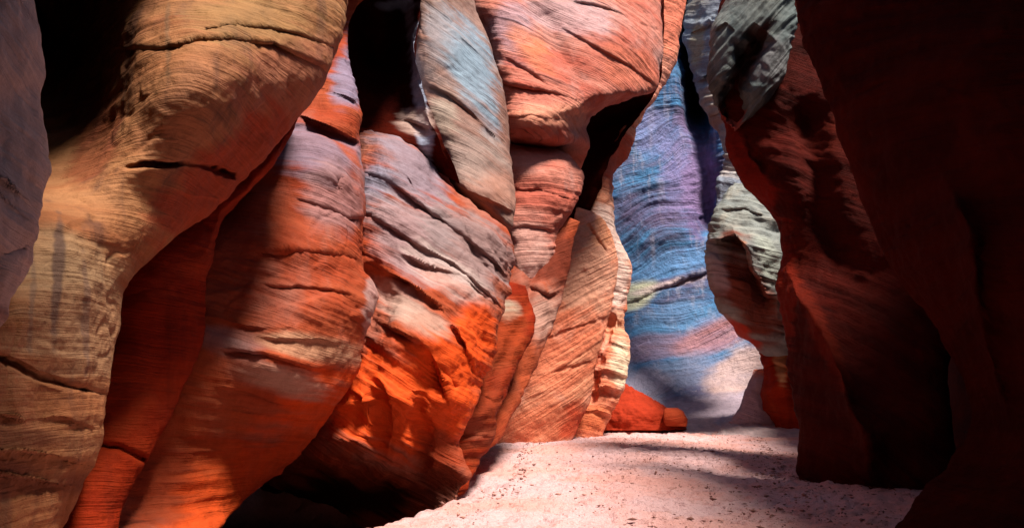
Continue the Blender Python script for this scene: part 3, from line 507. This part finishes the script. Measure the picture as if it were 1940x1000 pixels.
# ------------------------------------------------------------------ sand
def floor_z(x, y):
    P = np.stack([x, y, 0 * x], -1)
    z = .05 * fbm(P, .5, 3, 3.3) + .012 * fbm(P, 2.6, 4, 1.1)
    dl = (x + 1.03) * .928 - (y - 5.58) * .373   # scoured hollow under the left rocks
    z = z - .9 * smooth(-dl, .0, .5) * (1 - smooth(y, 7.3, 8.6))
    return z
def make_floor():
    ys = np.concatenate([np.linspace(-6, 3.5, 20), 3.5 * (24 / 3.5)**np.linspace(.002, 1, 620)])
    u = np.linspace(-1, 1, 620); xs = 7 * (.35 * u + .65 * u**3) + .9
    X, Y = np.meshgrid(xs, ys)
    Z = floor_z(X, Y)
    P = np.stack([X, Y, 0 * X], -1)
    ft = fbm(P, 5.5, 3, 7.7)                       # trodden, clumpy sand
    Z += .026 * ft + .030 * np.minimum(fbm(P, 11, 2, 2.2), 0) * (1 + smooth(X, .5, 2.5))
    P[..., 2] = Z
    nv, nu = X.shape; I = np.arange(nv * nu).reshape(nv, nu)
    q = np.stack([I[:-1, :-1], I[:-1, 1:], I[1:, 1:], I[1:, :-1]], -1).reshape(-1, 4)
    m, nt = mat_new('pink_sand'); N = NT(nt)
    pos = N.n('ShaderNodeNewGeometry').outputs['Position']
    n1 = N.noise(pos, .7, 4, .55); n2 = N.noise(pos, 7, 5, .7); n3 = N.noise(pos, 45, 4, .7); n4 = N.noise(pos, 160, 2, .6)
    c = N.mix(N.ramp(n1, .4, .62), (.66, .41, .41), (.68, .34, .30))
    c = N.mix(N.math('MULTIPLY', N.ramp(n2, .54, .70), .55), c, (.30, .14, .10))
    c = N.mix(N.math('MULTIPLY', N.ramp(n3, .56, .70), .6), c, (.20, .09, .07))
    zz = N.n('ShaderNodeSeparateXYZ', i_0=pos).outputs[2]      # sand blackened in the hollow: painted undercut shade
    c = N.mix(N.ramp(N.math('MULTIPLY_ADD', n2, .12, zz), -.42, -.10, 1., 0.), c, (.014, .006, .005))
    v = N.math('MULTIPLY_ADD', n4, .5, .75)
    cv = N.n('ShaderNodeCombineColor'); [nt.links.new(v, cv.inputs[i]) for i in range(3)]
    c = N.mix(1.0, c, cv.outputs[0], 'MULTIPLY')
    h = N.math('MULTIPLY_ADD', n3, .5, N.math('MULTIPLY', n2, 1.2)); h = N.math('MULTIPLY_ADD', n4, .15, h)
    bp = N.n('ShaderNodeBump', i_Height=h, i_Distance=.05, i_Strength=1.0)
    b = N.n('ShaderNodeBsdfPrincipled', i_Roughness=.9); b.inputs['Specular IOR Level'].default_value = .15
    nt.links.new(c, b.inputs['Base Color']); nt.links.new(bp.outputs[0], b.inputs['Normal'])
    o = N.n('ShaderNodeOutputMaterial'); nt.links.new(b.outputs[0], o.inputs[0])
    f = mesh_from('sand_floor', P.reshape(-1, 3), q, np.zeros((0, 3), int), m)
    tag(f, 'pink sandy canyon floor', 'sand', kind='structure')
make_floor()

def make_debris():
    V = []; T = []
    m, nt = mat_new('dark_debris'); N = NT(nt)
    b = N.n('ShaderNodeBsdfPrincipled', i_Roughness=.9); pos = N.n('ShaderNodeNewGeometry').outputs['Position']
    nt.links.new(N.mix(N.ramp(N.noise(pos, 3, 2), .4, .6), (.16, .06, .045), (.40, .20, .16)), b.inputs['Base Color'])
    o = N.n('ShaderNodeOutputMaterial'); nt.links.new(b.outputs[0], o.inputs[0])
    base = np.array([[1,0,0],[-1,0,0],[0,1,0],[0,-1,0],[0,0,1],[0,0,-1]], float)
    tri = np.array([[0,2,4],[2,1,4],[1,3,4],[3,0,4],[2,0,5],[1,2,5],[3,1,5],[0,3,5]])
    cnt = 0; n = 9000
    y = 4.6 * (16 / 4.6)**rng.rand(n); x = rng.uniform(-1.2, 3.8, n)
    dens = fbm(np.stack([x, y, 0 * x], -1), 1.1, 3, 6.1) + .35 * (x - 1.4)
    keep = dens > rng.uniform(-.5, .9, n); x, y = x[keep], y[keep]
    t = rng.rand(420); yf = 6.9 + t * 7.0; xf = np.interp(yf, [6.9, 7.6, 9.0, 11.0, 13.9], [-.30, -.10, .0, .1, .35]) + np.abs(rng.normal(size=420)) * .12
    yr = 8.3 + rng.rand(420) * 7; xr = np.interp(yr, [8.3, 10, 15.3], [2.95, 3.25, 4.6]) - np.abs(rng.normal(size=420)) * .15
    x = np.concatenate([x, xf, xr]); y = np.concatenate([y, yf, yr])
    z = floor_z(x, y)
    for X, Y, Z in zip(x, y, z):
        l = (rng.uniform(.004, .016) if rng.rand() < .85 else rng.uniform(.016, .032)) * min(1, 7 / Y + .2)
        sz = np.array([l, l * rng.uniform(.25, .8), l * rng.uniform(.2, .5)])
        a = rng.uniform(0, 6.28); c, s_ = math.cos(a), math.sin(a)
        v = base * (1 + .35 * rng.normal(size=(6, 1))) * sz; v = v @ np.array([[c, s_, 0], [-s_, c, 0], [0, 0, 1]])
        V.append(v + [X, Y, Z + sz[2] * .4 + .006]); T.append(tri + cnt); cnt += 6
    V = np.concatenate(V); T = np.concatenate(T)
    o = mesh_from('gravel', V, np.zeros((0, 4), int), T, m)
    tag(o, 'small dark chips and twigs scattered over the pink sand', 'gravel', kind='stuff')
make_debris()

# ------------------------------------------------------------------ canyon sides, with an end wall and roofs added to shade the near walls
def slabwall(name, pts, z0, z1, th, mat, lean=0.0):
    """long irregular canyon side following pts (x, y) on the ground, with thickness"""
    pts = np.asarray(pts, float); n = 90; L = np.concatenate([[0], np.cumsum(np.linalg.norm(np.diff(pts, axis=0), axis=1))])
    q = np.linspace(0, L[-1], n); x = np.interp(q, L, pts[:, 0]); y = np.interp(q, L, pts[:, 1])
    t = np.stack([np.gradient(x), np.gradient(y)], -1); t /= np.linalg.norm(t, axis=1)[:, None]; nr = np.stack([t[:, 1], -t[:, 0]], -1)
    zs = np.linspace(z0, z1, 60); V = []
    for side in (0, th):
        XX = x[:, None] + nr[:, 0:1] * (side + lean * (zs[None] - z0)); YY = y[:, None] + nr[:, 1:2] * (side + lean * (zs[None] - z0))
        P = np.stack([XX, YY, np.repeat(zs[None], n, 0)], -1)
        if side == 0:
            dsp = .25 * fbm(P, .5, 4, 5.5); P[..., 0] += nr[:, 0:1] * dsp; P[..., 1] += nr[:, 1:2] * dsp
        V.append(P)
    V = np.stack([V[0], V[1]], 0); m = len(zs)
    I = np.arange(2 * n * m).reshape(2, n, m)
    q = [np.stack([I[s, :-1, :-1], I[s, 1:, :-1], I[s, 1:, 1:], I[s, :-1, 1:]], -1).reshape(-1, 4) for s in (0, 1)]
    q.append(np.stack([I[0, :-1, -1], I[0, 1:, -1], I[1, 1:, -1], I[1, :-1, -1]], -1)); q.append(np.stack([I[0, :-1, 0], I[0, 1:, 0], I[1, 1:, 0], I[1, :-1, 0]], -1))
    q.append(np.stack([I[0, 0, :-1], I[0, 0, 1:], I[1, 0, 1:], I[1, 0, :-1]], -1)); q.append(np.stack([I[0, -1, :-1], I[0, -1, 1:], I[1, -1, 1:], I[1, -1, :-1]], -1))
    Vf = V.reshape(-1, 3)
    o = mesh_from(name, Vf, np.concatenate(q), np.zeros((0, 3), int), mat, Vf[:, 2].copy(), np.zeros((len(Vf), 4)))
    tag(o, kind='structure'); return o
slabwall('canyon_side', [(-3.4, -7), (-3.4, 3), (-3.3, 7), (-2.6, 10), (-1.6, 13), (-.2, 16), (.5, 21.5)], -.5, 8.5, -2, DARK)
slabwall('canyon_side', [(4.2, -7), (4.4, 3), (4.9, 8), (5.6, 12), (6.8, 16), (7.2, 22)], -.5, 5.4, 2, DARK)
slabwall('shade_end_wall', [(-5.5, -5), (6.5, -5)], -.5, 7, 2, DARK)  # unseen wall added to block light from behind the camera

def shade_slab(name, x0, x1, y0, y1, z, th, mat):
    nx, ny = 60, 60; X, Y = np.meshgrid(np.linspace(x0, x1, nx), np.linspace(y0, y1, ny)); P = np.stack([X, Y, 0 * X + z], -1)
    ed = .5 * fbm(P, .6, 3, 8.8)
    P[-1, :, 1] += ed[-1]; lo = P.copy(); lo[..., 2] += .3 * fbm(P, .5, 4, 2.9); hi = P.copy(); hi[..., 2] += th
    V = np.stack([lo, hi]); I = np.arange(2 * nx * ny).reshape(2, ny, nx)
    q = [np.stack([I[s, :-1, :-1], I[s, :-1, 1:], I[s, 1:, 1:], I[s, 1:, :-1]], -1).reshape(-1, 4) for s in (0, 1)]
    for sl in ((slice(None), 0), (slice(None), -1), (0, slice(None)), (-1, slice(None))):
        a = I[0][sl]; b = I[1][sl]; q.append(np.stack([a[:-1], a[1:], b[1:], b[:-1]], -1))
    Vf = V.reshape(-1, 3)
    o = mesh_from(name, Vf, np.concatenate(q), np.zeros((0, 3), int), mat, Vf[:, 2].copy(), np.zeros((len(Vf), 4)))
    tag(o, kind='structure'); return o
shade_slab('shade_roof', -5, 7, -6, 1.0, 4.4, 1.0, DARK)  # unseen slab added to keep sky light off the camera end
shade_slab('shade_roof', 3.6, 7.5, .5, 6.6, 6.2, 1.0, DARK)  # unseen slab added to shade the right walls
def edge_shade_slab(name, x0, edge, z, th, mat):
    ey, ex = zip(*edge); ys = np.linspace(ey[0], ey[-1], 110); xe = np.interp(ys, ey, ex); nx = 60
    X = x0 + (xe[:, None] - x0) * np.linspace(0, 1, nx)[None]; Y = np.repeat(ys[:, None], nx, 1); P = np.stack([X, Y, 0 * X + z], -1)
    P[..., 0] += .12 * fbm(P, 1.5, 3, 4.4); lo = P.copy(); lo[..., 2] += .25 * fbm(P, .7, 4, 2.9); hi = P.copy(); hi[..., 2] += th
    V = np.stack([lo, hi]); I = np.arange(V[..., 0].size).reshape(V.shape[:3])
    q = [np.stack([I[s_, :-1, :-1], I[s_, :-1, 1:], I[s_, 1:, 1:], I[s_, 1:, :-1]], -1).reshape(-1, 4) for s_ in (0, 1)]
    for sl in ((slice(None), 0), (slice(None), -1), (0, slice(None)), (-1, slice(None))):
        a = I[0][sl]; b = I[1][sl]; q.append(np.stack([a[:-1], a[1:], b[1:], b[:-1]], -1))
    Vf = V.reshape(-1, 3)
    tag(mesh_from(name, Vf, np.concatenate(q), np.zeros((0, 3), int), mat, Vf[:, 2].copy(), np.zeros((len(Vf), 4))), kind='structure')
edge_shade_slab('shade_roof', -5.5, [(.8, .3), (1.5, .1), (1.85, -.4), (2.15, -1.2), (2.6, -1.6), (3.5, -1.6), (4.2, -1.5), (5.5, -1.6), (6.8, -1.9), (7.4, -2.6)], 4.6, 1.0, DARK)  # unseen added slab, its edge shaped to shade parts of the left walls

# ------------------------------------------------------------------ light
SUN = np.array([.28, -.30, .89]); SUN /= np.linalg.norm(SUN)
el = math.asin(SUN[2]); az = math.atan2(SUN[0], SUN[1])
w = bpy.data.worlds.new('World'); sc.world = w; w.use_nodes = True
nt = w.node_tree; bg = nt.nodes['Background']; bg.inputs[1].default_value = .055
sky = nt.nodes.new('ShaderNodeTexSky'); sky.sky_type = 'NISHITA'; sky.sun_disc = False
sky.sun_elevation = el; sky.sun_rotation = az
nt.links.new(sky.outputs[0], bg.inputs[0])
sl = bpy.data.lights.new('sun', 'SUN'); sl.energy = 5.0; sl.angle = R(13); sl.color = (1, .93, .82)
so = bpy.data.objects.new('sun', sl); col.objects.link(so)
from mathutils import Vector
so.rotation_euler = Vector(SUN).to_track_quat('Z', 'Y').to_euler()

vs = sc.view_settings; vs.view_transform = 'Standard'; vs.look = 'None'; vs.gamma = 1; vs.exposure = .95
cy = sc.cycles; cy.max_bounces = 8; cy.diffuse_bounces = 6; cy.glossy_bounces = 2; cy.use_denoising = True; cy.sample_clamp_indirect = 6
